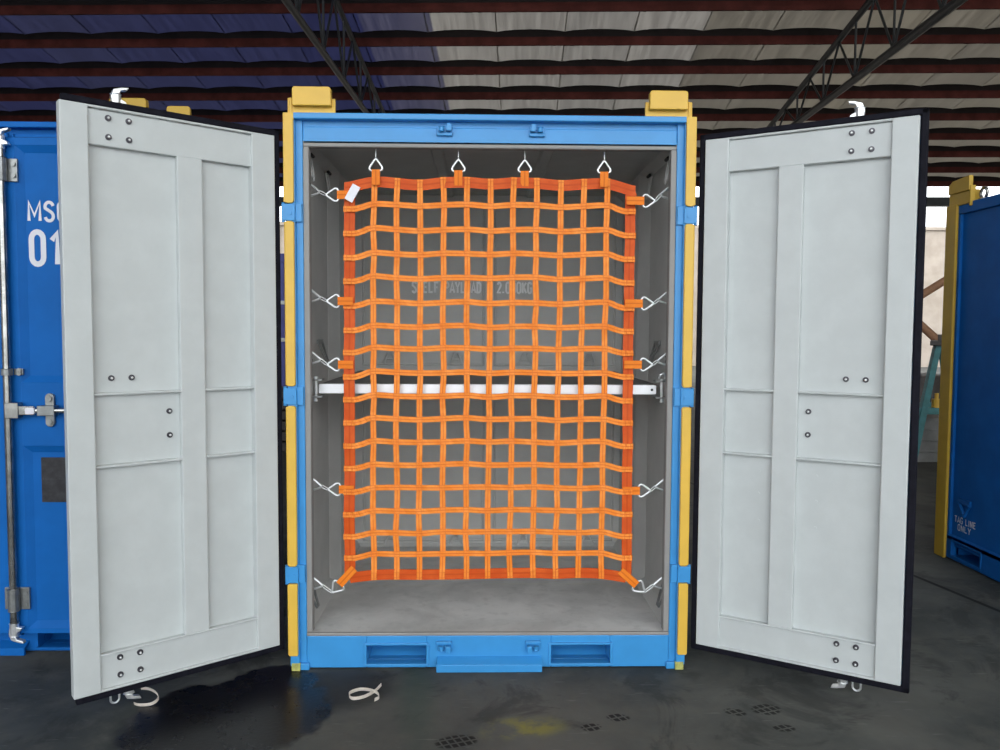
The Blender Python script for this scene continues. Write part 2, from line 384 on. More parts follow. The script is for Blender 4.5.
# ------------------------------------------------------------------ door (local: X=s*u from hinge, Y=offset outward, Z)
DW = .8155; Z0, Z1 = .131, 2.34
def make_door(parent, s, inside=True):
    def fin(mb): return mb if s > 0 else mb.mirx()
    # inner panel: stiles proud, rails and pressed panels set back
    mb = MB()
    st = .046
    for a, b in ((0, .101), (.7205, DW)): mb.box(a, b, 0, st, Z0, Z1)
    mb.box(.303, .402, .011, st, .273, 2.20)
    mb.box(.095, .725, .013, st, 2.198, Z1-.010)           # head rail
    mb.box(.095, .725, .000, st, Z1-.010, Z1)              # head lip
    mb.box(.095, .725, .013, st, Z0+.006, .273)            # foot rail
    mb.box(.095, .725, .000, st, Z0, Z0+.010)
    mb.box(.095, .725, .038, st+.002, .26, 2.21)                # pressed panels
    for z in (1.271, .995):
        mb.box(.099, .305, .010, .040, z-.005, z+.005); mb.box(.400, .722, .010, .040, z-.005, z+.005)
    mb.box(.099, .722, .004, .012, .268, .277)
    d = fin(mb).build('door', 'grey', parent, bevel=.004)
    # outer leaf
    ue = DW+.004 if (s > 0 or not inside) else DW-.026
    zl = Z0-.012 if inside else Z0+.004
    mb = MB(); mb.box(-.012, ue, .046, .078, zl, Z1+.014)
    for a, b in [(-.012, .085), (.205, .300), (.545, ue)]: mb.box(a, b, .076, .096, zl, Z1+.014)
    for a, b in ((zl, .16), (.991, 1.277), (2.32, Z1+.014)): mb.box(-.012, ue, .076, .0955, a, b)
    # sloped step round each pressed panel
    for (xa, xb) in ((.085, .205), (.300, .545)):
        for (za, zb) in ((.16, .991), (1.277, 2.32)):
            o = .030; i = len(mb.v)
            ring = [((xa, za), (xb, za), (xb-o, za+o), (xa+o, za+o)), ((xb, za), (xb, zb), (xb-o, zb-o), (xb-o, za+o)),
                    ((xb, zb), (xa, zb), (xa+o, zb-o), (xb-o, zb-o)), ((xa, zb), (xa, za), (xa+o, za+o), (xa+o, zb-o))]
            for (p, q, r, t) in ring:
                mb.quad((p[0], .0955, p[1]), (t[0], .0785, t[1]), (r[0], .0785, r[1]), (q[0], .0955, q[1]))
    tag(fin(mb).build('outer_leaf', 'blue' if inside else 'navy', d, bevel=.004 if inside else .002), 'blue outer face of the door')
    # rubber gasket ring
    mb = MB(); g0, g1 = -.028, DW+.030; za, zb = (Z0-.030 if inside else Z0-.001), Z1+.028
    y0, y1 = .012, .040
    if s < 0 and inside: g1 = DW-.010
    mb.box(g0, -.002, y0, y1, za, zb)
    if g1 > DW: mb.box(DW+.002, g1, y0, y1, za, zb)
    mb.box(g0, g1, y0, y1, za, Z0-.003); mb.box(g0, g1, y0, y1, Z1+.003, zb)
    fin(mb)
    tag(mb.build('gasket', 'rubber', d, bevel=.006), 'black rubber door seal')
    # bolts
    if inside:
        B = [(.578, 2.302), (.650, 2.302), (.578, 2.232), (.650, 2.232), (.580, 1.330), (.653, 1.330), (.441, 1.191), (.441, 1.095),
             (.577, .249), (.650, .249), (.577, .180), (.650, .180)]
        for (u, z) in B:
            mb = MB(); y = .013 if (z > 2 or z < .3) else .038
            mb.cyl((u, y, z), (u, y-.004, z), .0115, 14); mb.cyl((u, y-.004, z), (u, y-.010, z), .0075, 6)
            mb.m2 = ('zinc', len(mb.f)); mb.tube([(u, y-.008, z), (u, y-.0125, z), (u, y-.014, z)], [.0052, .0045, .002], 8)
            fin(mb).build('bolt', 'bolt', d, bevel=.0)
        if s > 0:
            for (u, z) in ((.249, .927), (.479, .925), (.249, .828), (.479, .820), (.251, .711), (.480, .709)):
                mb = MB(); mb.cyl((u, .0385, z), (u, .035, z), .006, 10)
                fin(mb).build('plug', 'grey', d)
    # lock rod with guides, cams and handle on the outside
    ru = .592; ry = .124
    mb = MB(); mb.cyl((ru, ry, .065 if inside else .15), (ru, ry, 2.425 if inside else 2.34), .017, 16)
    rod = fin(mb).build('lock_rod', 'steel' if not inside else 'galv', d, smooth=False)
    for zc in (2.21, 1.325, .30):
        mb = MB(); h = .05 if zc != 1.325 else .014
        mb.cyl((ru, ry, zc-h), (ru, ry, zc+h), .023, 16)
        mb.box(ru-.060, ru+.050 if h > .02 else ru-.02, .094, .106, zc-h, zc+h)
        mb.cyl((ru-.045, .104, zc+h*.5), (ru-.045, .113, zc+h*.5), .008, 8); mb.cyl((ru-.045, .104, zc-h*.5), (ru-.045, .113, zc-h*.5), .008, 8)
        fin(mb).build('rod_guide', 'galv', rod, bevel=.002)
    for zc, sg in (((2.395, 1), (.078, -1)) if inside else ((2.325, 1), (.165, -1))):
        mb = MB()
        mb.cyl((ru, ry, zc-.028*sg), (ru, ry, zc+.030*sg), .019, 14)
        # crescent jaws reaching towards the hinge side
        jaw = [(.016, -.012), (.020, .020), (.010, .048), (-.020, .058), (-.046, .062), (-.040, .050), (-.016, .044), (-.010, .030), (-.014, .014), (-.034, .004), (-.040, -.010), (-.012, -.014)]
        mb.prism([(ru+x, zc+sg*z) for x, z in (jaw if sg > 0 else jaw[::-1])], lambda x, z: (x, ry-.013, z), lambda x, z: (x, ry+.013, z))
        fin(mb).build('lock_cam', 'zinc', rod, bevel=.003)
    if inside:
        for zc, sg in ((.070, -1),):
            mb = MB()
            p = [(ru+.055+.016*math.cos(a), ry-.01, .044+.016*math.sin(a)) for a in [math.pi+math.pi*i/10 for i in range(11)]]
            p = [(ru+.039, ry-.01, .075), (ru+.036, ry, .11)][::-1]+p+[(ru+.071, ry-.01, .075), (ru+.071, ry, .11)]
            mb.tube(p, .0045, 8)
            fin(mb).build('retaining_ring', 'zinc', rod, smooth=True)
    # handle
    mb = MB(); hz = 1.155
    mb.box(ru-.055, ru+.004, ry-.02, ry+.022, hz-.035, hz+.035)
    mb.box(ru-.120, ru-.05, ry+.0, ry+.016, hz-.020, hz+.020)
    mb.cyl((ru-.100, ry+.012, hz), (ru-.42, ry+.012, hz), .013, 12)
    h = fin(mb).build('handle', 'steel', rod, bevel=.003)
    mb = MB()
    mb.prism(rrect(ru-.195, ru-.155, hz-.075, hz+.075, .019), lambda x, z: (x, .096, z), lambda x, z: (x, .111, z))
    mb.box(ru-.215, ru-.140, .106, .151, hz-.022, hz+.022)
    for q in (-.052, .052): mb.cyl((ru-.175, .111, hz+q), (ru-.175, .120, hz+q), .011, 8)
    fin(mb).build('handle_catch', 'galv', rod, bevel=.003)
    mb = MB(); mb.prism(rrect(ru-.13, ru-.09, hz-.014, hz+.014, .006), lambda x, z: (x, ry+.0165, z), lambda x, z: (x, ry+.0275, z))
    tag(fin(mb).build('handle_sleeve', 'label', rod), 'white sleeve on the handle')
    return d

# ------------------------------------------------------------------ container
HW = .886; H = 2.44; DEP = 1.56; BF = .030       # BF: depth of the blue post face behind the guards
WI = .83; BACK = 1.468; FZ = .152; CZ = 2.352
def lashing(mb, base, nrm, along, size=.05, r=.006):
    """triangular lashing ring standing off a wall: base point, wall normal, direction the ring spans"""
    b = Vector(base); n = Vector(nrm); a = Vector(along)
    pts = [b-a*size*.7, b-a*size*.12+n*size*1.1, b+a*size*.12+n*size*1.1, b+a*size*.7]
    mb.tube([tuple(p) for p in pts], r, 8)
    return mb
def make_container(root, opened, hue, yel):
    T = BF
    # ---- structural frame
    mb = MB()
    for s in (-1, 1):
        # front post: outer return + blue face set back behind the guard
        mb.box(s*.812, s*(HW-.028), T, T+.060, .03, H-.02)
        mb.box(s*.812, s*(HW-.004), T+.056, T+.10, .03, H-.02)
        mb.box(s*(HW-.045), s*(HW-.004), .012, T+.06, .03, H-.02)
        # rear post
        mb.box(s*.79, s*HW, DEP-.07, DEP, .0, H)
        # foot
        mb.box(s*.800, s*.872, T-.012, T+.085, 0, .032)
        mb.prism([(.030, .075), (.085, .075), (.070, .020), (.030, .020)], lambda y, z: (s*.845, y-.015, z), lambda y, z: (s*.882, y-.015, z))
        # side rails
        mb.box(s*.80, s*(HW-.004), .05, DEP-.05, H-.10, H-.004); mb.box(s*.80, s*(HW-.004), .05, DEP-.05, .02, .16)
        mb.box(s*.80, s*.79, DEP-.09, DEP, 0, .03)
        # outer side sheet, corrugated
        k = 0; y = .10
        while y < DEP-.08:
            o = .0 if k % 2 else .018
            mb.box(s*(WI+.012), s*(WI+.030+o), y, y+.115, .15, H-.09); y += .1125; k += 1
    # header with protruding drip ledge
    mb.box(-.846, .846, -.002, T+.06, H-.022, H+.004)
    mb.box(-.856, .856, T+.012, T+.055, CZ-.036, H-.015)
    mb.box(-.8118, .8118, T+.004, T+.016, CZ-.032, H-.046)
    # sill
    z0 = .006
    for a, b in ((-.8122, -.546), (-.279, .281), (.547, .8122)): mb.box(a, b, T+.0015, T+.05, z0, FZ)
    for a, b in ((-.546, -.279), (.281, .547)):
        mb.box(a, b, T+.0015, T+.05, z0, .0255); mb.box(a, b, T+.0015, T+.05, .1105, FZ)
    mb.box(-.86, .86, DEP-.06, DEP, .02, .16); mb.box(-.86, .86, DEP-.06, DEP, H-.10, H)
    mb.box(-HW+.01, HW-.01, DEP-.028, DEP-.012, .1, H-.05)             # back sheet outside
    mb.box(-HW+.012, HW-.012, .02, DEP-.01, H-.020, H-.004)          # roof sheet
    fr = mb.build('frame', hue, root, bevel=.004)
    # ---- fork pockets
    for a, b in ((-.546, -.279), (.281, .547)):
        mb = MB()
        w = .010
        # raised collar
        mb.box(a-.012, b+.012, T-.006, T+.004, .110, .120); mb.box(a-.012, b+.012, T-.006, T+.004, .015, .025)
        mb.box(a-.012, a, T-.006, T+.004, .0252, .1098); mb.box(b, b+.012, T-.006, T+.004, .0252, .1098)
        # tunnel
        mb.box(a, b, T+.051, 1.4, .009, .025); mb.box(a, b, T+.051, 1.4, .111, .122); mb.box(a-w, a, T+.051, 1.4, .009, .122); mb.box(b, b+w, T+.051, 1.4, .009, .122)
        mb.prism([(T+.09, .0255), (T+.30, .1105), (T+.32, .1105), (T+.11, .0255)], lambda y, z: (a+.0005, y, z), lambda y, z: (b-.0005, y, z))
        mb.build('fork_pocket', hue, root, bevel=.002)
    # ---- step plate at sill foot
    mb = MB(); mb.prism([(T+.01, .062), (T-.045, .036), (T-.045, .002), (T-.030, .002), (T-.030, .028), (T+.01, .046)], lambda y, z: (-.232, y, z), lambda y, z: (.238, y, z))
    mb.build('step_plate', hue, root, bevel=.002)
    # ---- lock keepers
    for s in (-1, 1):
        for zc, k in ((2.378, 1), (.108, -1)):
            mb = MB(); c = s*.200
            mb.box(c-.034, c+.034, T-.012, T+.014, zc-.021*k, zc-.006*k)
            mb.box(c-.034, c+.034, T-.004, T+.010, zc-.018, zc+.020)
            mb.prism([(-.012, -.004), (.012, -.004), (.014, .022), (.004, .030), (-.008, .028)], lambda x, z: (c-s*.018+x, T-.030, zc+k*z), lambda x, z: (c-s*.018+x, T+.002, zc+k*z))
            mb.cyl((c+s*.012, T-.022, zc-.006*k), (c+s*.012, T-.022, zc+.014*k), .011, 10)
            mb.build('lock_keeper', hue, root, bevel=.003)
    # ---- yellow corner guards
    segs = ((2.061, 2.442), (1.272, 1.985), (.476, 1.187), (.074, .398))
    for s in (-1, 1):
        for i, (a, b) in enumerate(segs):
            mb = MB(); r = .012
            x0, x1 = HW-.041, HW-.001
            o = rrect(x0, x1, a, b, r, 4) if i not in (0, 3) else None
            if i == 0: o = [(x0, a+r), (x0+r*.4, a+r*.3), (x0+r, a), (x1-r, a), (x1-r*.3, a+r*.3), (x1, a+r), (x1, b-.028), (x1+.002, b-.026), (x1+.002, b), (x0-.002, b), (x0-.002, b-.026), (x0, b-.028)]
            if i == 3: o = rrect(x0, x1, a, b, .004, 3)
            if s < 0: o = [(-p, q) for p, q in o][::-1]
            mb.prism(o, lambda x, z: (x, .022, z), lambda x, z: (x, -.004, z))
            # side flange of the angle guard
            xx = s*(HW+.002)
            mb.box(xx, xx-s*.010, -.002, .080, a+.004, b-.004)
            mb.build('corner_guard', yel, root, bevel=.004)
        mb = MB(); mb.box(s*.838, s*.876, T-.022, T+.085, .001, .030); mb.box(s*.838, s*.876, T-.020, T-.008, .028, .036)
        tag(mb.build('foot_plate', 'olive', root, bevel=.002), 'scuffed yellow foot plate')
        # yellow lifting guards on top, front and rear corner
        for yf in ((0, 1), (DEP-.02, -1)):
            yy, k = yf
            mb = MB()
            mb.box(s*.690, s*.862, yy+k*.03, yy+k*.20, H+.004, H+.016)
            mb.box(s*.668, s*.862, yy+k*.018, yy+k*.032, H+.004, H+.068)
            mb.box(s*.862, s*.872, yy+k*.018, yy+k*.20, H+.004, H+.070)
            mb.box(s*.852, s*.864, yy+k*.012, yy+k*.20, H+.004, H+.070)
            mb.box(s*.700, s*.862, yy+k*.19, yy+k*.205, H+.004, H+.060)
            g = mb.build('lifting_guard', yel, root, bevel=.003)
            mb = MB(); o = rrect(.682, .846, H+.031, H+.110, .012, 4)
            # square lower corners
            o = [(p, q) for p, q in o if q > H+.05]+[(.682, H+.031), (.846, H+.031)]
            if s < 0: o = [(-p, q) for p, q in o][::-1]
            mb.prism(o, lambda x, z: (x, yy+k*.022, z), lambda x, z: (x, yy-k*.012, z))
            mb.build('guard_plate', yel, g, bevel=.003)
            mb = MB(); mb.prism(arc(0, .075, .035, 0, math.pi, 8)+[(-.05, .02), (.05, .02)], lambda x, z: (s*.76+x, yy+k*.10, H+z), lambda x, z: (s*.76+x, yy+k*.125, H+z))
            mb.build('lifting_eye', yel, g, bevel=.002)
    # ---- hinges
    for s in (-1, 1):
        for zc in (2.023, 1.229, .437):
            mb = MB()
            mb.prism([(.842, -.036), (.884, -.036), (.899, -.030), (.899, .036), (.850, .036), (.842, .030)], lambda x, z: (s*x, .004, zc+z), lambda x, z: (s*x, .026, zc+z))
            mb.box(s*.815, s*.850, .016, .034, zc-.040, zc+.040)
            mb.cyl((s*.893, .014, zc-.042), (s*.893, .014, zc+.042), .0075, 12)
            mb.cyl((s*.862, .004, zc-.004), (s*.862, -.001, zc-.004), .006, 8)
            mb.build('hinge', hue, root, bevel=.003)
    if not opened: return fr
    # ---- grey lip round the opening
    mb = MB(); y0, y1 = T+.004, T+.05; xo, xi = .8125, .787; zb, zt = .150, 2.335
    mb.box(-xo, -xi, y0, y1, .1670, 2.3085); mb.box(xi, xo, y0, y1, .1670, 2.3085)
    mb.box(-xo, xo, y0, y1, 2.308, zt); mb.box(-xo, xo, T-.001, T+.014, .1515, .1665)
    mb.build('door_lip', 'liplit', root, bevel=.004)
    return fr

def fit_inside(root):
    # ---- inner lining: side sheets with one pressed rib, back wall panels, roof
    mb = MB()
    prof = [(.06, WI), (.655, WI), (.775, WI-.038), (.98, WI-.038), (1.06, WI), (BACK, WI)]
    for s in (-1, 1):
        for i in range(len(prof)-1):
            (ya, xa), (yb, xb) = prof[i], prof[i+1]
            mb.prism([(ya, xa), (yb, xb), (yb, xb+.012), (ya, xa+.012)], lambda y, x: (s*x, y, .15), lambda y, x: (s*x, y, CZ))
        # sloping skirt along the floor
        mb.prism([(WI-.042, FZ), (WI+.01, .235), (WI+.01, FZ)], lambda x, z: (s*x, .08, z), lambda x, z: (s*x, BACK, z))
        mb.prism([(WI-.045, CZ), (WI+.01, CZ-.05), (WI+.01, CZ)], lambda x, z: (s*x, .08, z), lambda x, z: (s*x, BACK, z))
    wb = .035
    mb.box(-WI-.01, WI+.01, BACK+.016, BACK+.028, .15, CZ)
    for a, b in ((-WI-.01, -.777), (-.025, .040), (.790, WI+.01)): mb.box(a, b, BACK, BACK+.018, .16, CZ)
    for a, b in ((.16, .195), (1.235, 1.300), (2.28, CZ)): mb.box(-.78, .795, BACK+.0005, BACK+.018, a, b)
    for (a, b) in ((-.777, -.025), (.040, .790)):                           # stepped edge of each pressing
        for (z0, z1) in ((.195, 1.235), (1.300, 2.28)):
            o = .012
            mb.box(a, a+o, BACK+.008, BACK+.018, z0, z1); mb.box(b-o, b, BACK+.008, BACK+.018, z0, z1)
            mb.box(a, b, BACK+.008, BACK+.018, z0, z0+o); mb.box(a, b, BACK+.008, BACK+.018, z1-o, z1)
    mb.prism([(BACK+.02, FZ), (BACK-.03, FZ), (BACK+.02, .205)], lambda y, z: (-WI, y, z), lambda y, z: (WI, y, z))
    mb.box(-WI-.01, WI+.01, .07, BACK+.02, CZ-.004, CZ+.010)
    for c in (-.245, .262): mb.prism([(c-.035, CZ), (c-.022, CZ-.018), (c+.022, CZ-.018), (c+.035, CZ)], lambda x, z: (x, .08, z), lambda x, z: (x, BACK+.01, z))
    mb.build('inner_lining', 'lining', root, bevel=.005)
    mb = MB(); mb.box(-.8115, .8115, BF+.0145, BACK+.02, FZ-.012, FZ+.012)
    mb.build('floor_plate', 'ifloor', root)
    # ---- payload lettering on the back wall
    for t_, w_, x_ in (('SHELF', .162, -.471), ('PAYLOAD', .222, -.268), ('2.000KG', .214, .0560)):
        text_mesh([t_], M['greytxt'], 'payload_lettering', root, (0, BACK+.0158, 1.751), (1,0,0), (0,0,1), [.066], [w_], [0], [x_], sw=.18)
    # ---- lashing rings
    for x in (-.609, -.199, .227, .631):
        for z in (1.318, .178):
            mb = MB()
            o = Vector((x, BACK-.004, z))
            mb.tube([o+Vector((-.034, 0, .0)), o+Vector((-.012, -.008, .060)), o+Vector((.012, -.008, .060)), o+Vector((.034, 0, 0))], .006, 8)
            mb.tube([o+Vector((-.018, .0, .022)), o+Vector((.018, .0, .022))], .005, 8)
            mb.box(x-.040, x-.026, BACK-.010, BACK+.002, z-.010, z+.008); mb.box(x+.026, x+.040, BACK-.010, BACK+.002, z-.010, z+.008)
            mb.build('lashing_ring', 'lining', root, bevel=.001)
    for s in (-1, 1):
        # rings the net hooks pull on, near the doorway
        for z in (2.130, 1.664, 1.388, .816, .362):
            mb = MB(); wx = s*(WI-.004)
            mb.tube([(wx, .105, z+.062), (s*.800, .105, z+.034), (s*.763, .103, z+.004), (s*.757, .103, z-.002), (s*.763, .103, z-.010), (s*.800, .105, z-.022), (wx, .105, z-.035)], .0052, 8)
            mb.box(wx-s*.006, wx+s*.006, .090, .120, z-.045, z-.025); mb.box(wx-s*.006, wx+s*.006, .090, .120, z+.052, z+.072)
            mb.build('lashing_ring', 'wire', root, smooth=False)
        # slack rings hanging under the roof edge and beside the shelf
        for (y, z) in ((.20, 2.300), (.60, 2.300), (1.06, 2.300)):
            mb = MB(); wx = s*(WI-.012)
            mb.tube([(wx, y-.03, z), (wx-s*.014, y-.018, z-.09), (wx-s*.016, y, z-.105), (wx-s*.014, y+.018, z-.09), (wx, y+.03, z)], .0055, 8)
            rg = mb.build('lashing_ring', 'lining', root)
            mb = MB(); mb.tube([(wx-s*.010, y-.026, z+.006), (wx-s*.010, y+.026, z+.006)], .008, 10); mb.build('ring_socket', 'black', rg)
        for (y, z) in ((.42, 1.40), (.16, .275)):
            mb = MB(); wx = s*(WI-.006)
            mb.tube([(wx, y-.05, z+.06), (wx-s*.034, y-.012, z-.035), (wx-s*.036, y+.012, z-.035), (wx, y+.05, z+.06)], .006, 8)
            mb.box(wx-s*.004, wx+s*.004, y-.06, y+.06, z+.05, z+.072)
            mb.build('lashing_ring', 'galv', root)

# ------------------------------------------------------------------ main open container
main = empty('shipping_container', (0, 0, 0))
tag(main, 'open light blue and yellow steel container with both grey doors swung wide', 'container')
make_container(main, True, 'blue', 'yellow')
fit_inside(main)
dR = make_door(main, 1); dR.location = (.9205, -.0209, 0); dR.rotation_euler = (0, 0, -.5517)
dL = make_door(main, -1); dL.location = (-.9181, -.0209, 0); dL.rotation_euler = (0, 0, .6788)
tag(dR, 'pale grey inner face of the door with pressed panels'); tag(dL, 'pale grey inner face of the door with pressed panels')

# ---- shelf: rail in front, deck behind, brackets and pins
sh = MB(); sh.box(-.786, .786, .185, 1.42, 1.262, 1.270)
for y in (.40, .8, 1.2): sh.box(-.78, .78, y, y+.04, 1.235, 1.263)
shelf = sh.build('shelf', 'deck', main, bevel=.002)
mb = MB()
mb.prism(rrect(-.776, .764, 1.230, 1.273, .006, 3), lambda x, z: (x, .150, z), lambda x, z: (x, .186, z))
tag(mb.build('front_rail', 'alu', shelf, bevel=.002), 'bright aluminium front rail')
for s in (-1, 1):
    mb = MB(); x0, x1 = s*.818, s*.752
    mb.box(x0, x1, .105, .165, 1.290, 1.297); mb.box(x0, x1, .105, .165, 1.214, 1.221); mb.box(x0, s*.806, .105, .165, 1.214, 1.297)
    mb.build('bracket', 'galv', shelf, bevel=.0015)
    mb = MB(); px = s*.782; mb.cyl((px, .122, 1.200), (px, .122, 1.302), .0065, 10); mb.cyl((px, .122, 1.196), (px, .122, 1.204), .009, 10)
    if s > 0:
        mb.tube([(px-.014, .118, 1.305), (px-.010, .112, 1.322), (px+.004, .112, 1.328), (px+.016, .118, 1.316), (px+.016, .124, 1.306)], .005, 8)
    else: mb.cyl((px, .122, 1.300), (px, .122, 1.308), .010, 10)
    mb.build('pin', 'zinc', shelf)
    # retaining chain of the pin
    mb = MB()
    for k in range(13):
        z = 1.325+k*.0115; x = s*(.800+.003*math.sin(k*.8)); pts = []
        for q in range(8):
            a = 2*math.pi*q/8
            if k % 2: pts.append((x+.0035*math.cos(a), .112, z+.0075*math.sin(a)))
            else: pts.append((x, .112+.0035*math.cos(a), z+.0075*math.sin(a)))
        mb.tube(pts, .0016, 5, closed=True)
    mb.build('pin_chain', 'bolt', shelf)
# socket hole in the rail end
mb = MB(); mb.cyl((.744, .1495, 1.251), (.744, .152, 1.251), .006, 12); mb.build('rail_hole', 'black', shelf)

# ------------------------------------------------------------------ cargo net
net = empty('cargo_net', (0, .1, .38))
tag(net, 'orange webbing cargo net hooked across the open container doorway', 'cargo net')
NX, NZ = 0.0, .38
def nl(p): return (p[0]-0, p[1]-.1, p[2]-.38)
ct = [-.517, -.415, -.312, -.208, -.104, 0.0, .102, .205, .311, .416, .519]
cb = [-.523, -.419, -.318, -.211, -.104, -.006, .095, .201, .306, .408, .512]
rows = [2.079, 1.970, 1.864, 1.758, 1.647, 1.541, 1.442, 1.333, 1.227, 1.124, 1.020, .915, .811, .706, .605, .508]
ZT, ZB = 2.176, .411
hang = [-.506, -.1425, .151, .504]
jit = {}
RJ = random.Random(11)
for i in range(13):
    for j in range(18): jit[i, j] = (RJ.uniform(-.0032, .0032), RJ.uniform(-.005, .005), RJ.uniform(-.0035, .0035))
XL0, XL1 = -.625, -.632; XR0, XR1 = .628, .629
def colx(i, z):
    t = (ZT-z)/(ZT-ZB)
    if i == 0: return XL0+(XL1-XL0)*t
    if i == 12: return XR0+(XR1-XR0)*t - .004*math.sin(t*3.1)
    return ct[i-1]+(cb[i-1]-ct[i-1])*t
def rowz(j): return ZT if j == 0 else (ZB if j == 17 else rows[j-1])
def sag(x, z):
    t = (ZT-z)/(ZT-ZB)
    d = min(abs(x-h) for h in hang)
    s = -.075*min(d, .19)*(1-.8*t)
    if abs(x) > .525: s = -(abs(x)-.525)*.26*(1-.35*t)
    return s
def node(i, j):
    z = rowz(j); x = colx(i, z); jx, jy, jz = jit[i, j]
    if i in (0, 12): jx *= .5
    return Vector((x+jx, .100+jy+.010*math.sin(x*5+z*2), z+sag(x, z)+jz*(.6 if j else .3)))
def cr(P, n=4):
    """smooth path through nodes"""
    out = []
    for i in range(len(P)-1):
        p0, p1, p2, p3 = P[max(i-1, 0)], P[i], P[i+1], P[min(i+2, len(P)-1)]
        for k in range(n):
            t = k/n
            out.append(.5*((2*p1)+(p2-p0)*t+(2*p0-5*p1+4*p2-p3)*t*t+(3*p1-p0-3*p2+p3)*t**3))
    out.append(P[-1]); return out
def strap(P, w, y_off, th, name, mat, vertical, wig=.0, parent=net):
    P = [p+Vector((0, y_off, 0)) for p in P]
    C = cr(P, 4)
    wd, nd = [], []
    for i, p in enumerate(C):
        t = (C[min(i+1, len(C)-1)]-C[max(i-1, 0)]).normalized()
        n = Vector((0, -1, 0)); tw = wig*math.sin(i*1.7+P[0].x*30+P[0].z*17)
        n = Vector((tw if vertical else 0, -1, 0 if vertical else tw)).normalized()
        wv = n.cross(t) if vertical else t.cross(n)
        if (wv.x if vertical else wv.z) < 0: wv = -wv
        wd.append(wv.normalized()); nd.append(n)
    mb = MB(); mb.ribbon([nl(p) for p in C], wd, w, nd, th, v0=R.random())
    return mb.build(name, mat, parent)
# borders
strap([node(0, 0)-Vector((.022, 0, 0))]+[node(i, 0) for i in range(13)]+[node(12, 0)+Vector((.02, 0, 0))], .048, .006, .003, 'border_strap', 'border', False)
strap([node(i, 17) for i in range(13)], .048, .006, .003, 'border_strap', 'border', False)
strap([node(0, 0)+Vector((0, 0, .022))]+[node(0, j) for j in range(18)], .049, .0095, .003, 'border_strap', 'border', True)
strap([node(12, 0)+Vector((0, 0, .022))]+[node(12, j) for j in range(18)], .046, .0095, .003, 'border_strap', 'border', True)
for i in range(1, 12):
    P = [node(i, j) for j in range(18)]
    P[0] = P[0]+Vector((0, 0, .024)); P[-1] = P[-1]+Vector((0, 0, -.022))
    strap(P, .0262, .0020, .0022, 'vertical_strap', 'strap', True, .12)
for j in range(1, 17):
    P = [node(i, j) for i in range(13)]
    a, b = P[0].copy(), P[-1].copy(); e = Vector((.026, 0, 0)); dv = Vector((0, 0, .006))
    P = [a-e, a, a+e*.95, a+e*2.2+Vector((0, 0, .35*(P[1].z-a.z)))]+P[1:-1]+[b-e*2.2+Vector((0, 0, .35*(P[-2].z-b.z))), b-e*.95, b, b+e*.9]
    strap(P, .0262, -.0020, .0022, 'horizontal_strap', 'strap', False, .12)
# box stitching where straps cross
mb = MB()
for i in range(13):
    for j in range(18):
        p = node(i, j); h = .0125
        if (i in (0, 12)) and (j in (0, 17)): continue
        y = p.y-.0038
        def line(x0, x1, z0, z1): mb.box(x0-0, x1-0, y-.1-.0008, y-.1, z0-.38, z1-.38)
        w = .0016
        line(p.x-h, p.x+h, p.z+h-w, p.z+h); line(p.x-h, p.x+h, p.z-h, p.z-h+w)
        line(p.x-h, p.x-h+w, p.z-h, p.z+h); line(p.x+h-w, p.x+h, p.z-h, p.z+h)
tag(mb.build('stitching', 'stitch', net), 'darker orange box stitching', kind='stuff')
# fixing tabs, D rings and snap hooks
def ring(parent, C, e1, e2, size, r=.0050, mat='zinc'):
    C = Vector(C); e1 = Vector(e1); e2 = Vector(e2)      # e1 towards the hook, e2 across
    pts = []
    for (a, b_) in ((-.34, -.46), (-.42, -.34), (-.42, .34), (-.34, .46), (-.22, .49), (-.10, .45), (.40, .10), (.46, .03), (.46, -.03), (.40, -.10), (-.10, -.45), (-.22, -.49)):
        pts.append(tuple(C+e1*size*a+e2*size*b_))
    mb = MB(); mb.tube(pts, r, 8, closed=True)
    return mb.build('ring', mat, parent, smooth=True)
def tabset(base, direc, length, wall_pt, up=(0,0,1)):
    """webbing tab from the border outwards, D ring, snap hook to wall_pt"""
    b = Vector(base); d = Vector(direc).normalized(); nrm = Vector((0, -1, 0)); across = d.cross(nrm).normalized()
    mb = MB(); e = b+d*length
    mb.ribbon([nl(b), nl(b+d*length*.5+Vector((0, -.002, 0))), nl(e-d*.006), nl(e), nl(e+Vector((0, .006, 0))-d*.002), nl(e+Vector((0, .010, 0))-d*.02)], across, .037, [nrm, nrm, nrm, (d-Vector((0, .3, 0))), d, -nrm], .0024)
    t = mb.build('fixing_tab', 'tab', net)
    C = e+d*.008+Vector((0, .004, 0))
    ring(t, nl(C+d*.012), d, across, .058)
    # snap hook
    tip = C+d*.012+d*.030; W = Vector(wall_pt); v = (W-tip); 
    if v.length > .02:
        vd = v.normalized(); sd = vd.cross(Vector((0, 1, 0))).normalized()
        w = .0050
        if abs(d.z) > .9: sd = Vector((0, 1, 0))
        pts = [tip-vd*.008, tip+sd*w*.6, tip+v*.25+sd*w, tip+v*.75+sd*w, W+sd*w*.6, W+vd*.010, W-sd*w*.6, tip+v*.75-sd*w, tip+v*.25-sd*w, tip-sd*w*.6]
        mb = MB(); mb.tube([nl(p) for p in pts], .0026, 7, closed=True)
        mb.build('snap_hook', 'wire', t, smooth=True)
    return t
for hx in hang:
    z = ZT+.0
    t = tabset((hx, .0935, z-.018), (0, 0, 1), .066, (hx, .10, CZ-.022))
sideZ_L = (2.113, 1.646, 1.3635, .801); sideZ_R = (2.098, 1.643, 1.369, .796)
lashZ = (2.130, 1.664, 1.388, .816)
for zl, zr, zz in zip(sideZ_L, sideZ_R, lashZ):
    tabset((-.610, .0915, zl), (-1, 0, 0), .066, (-.760, .103, zz))
    tabset((.605, .0915, zr), (1, 0, 0), .078, (.760, .103, zz))
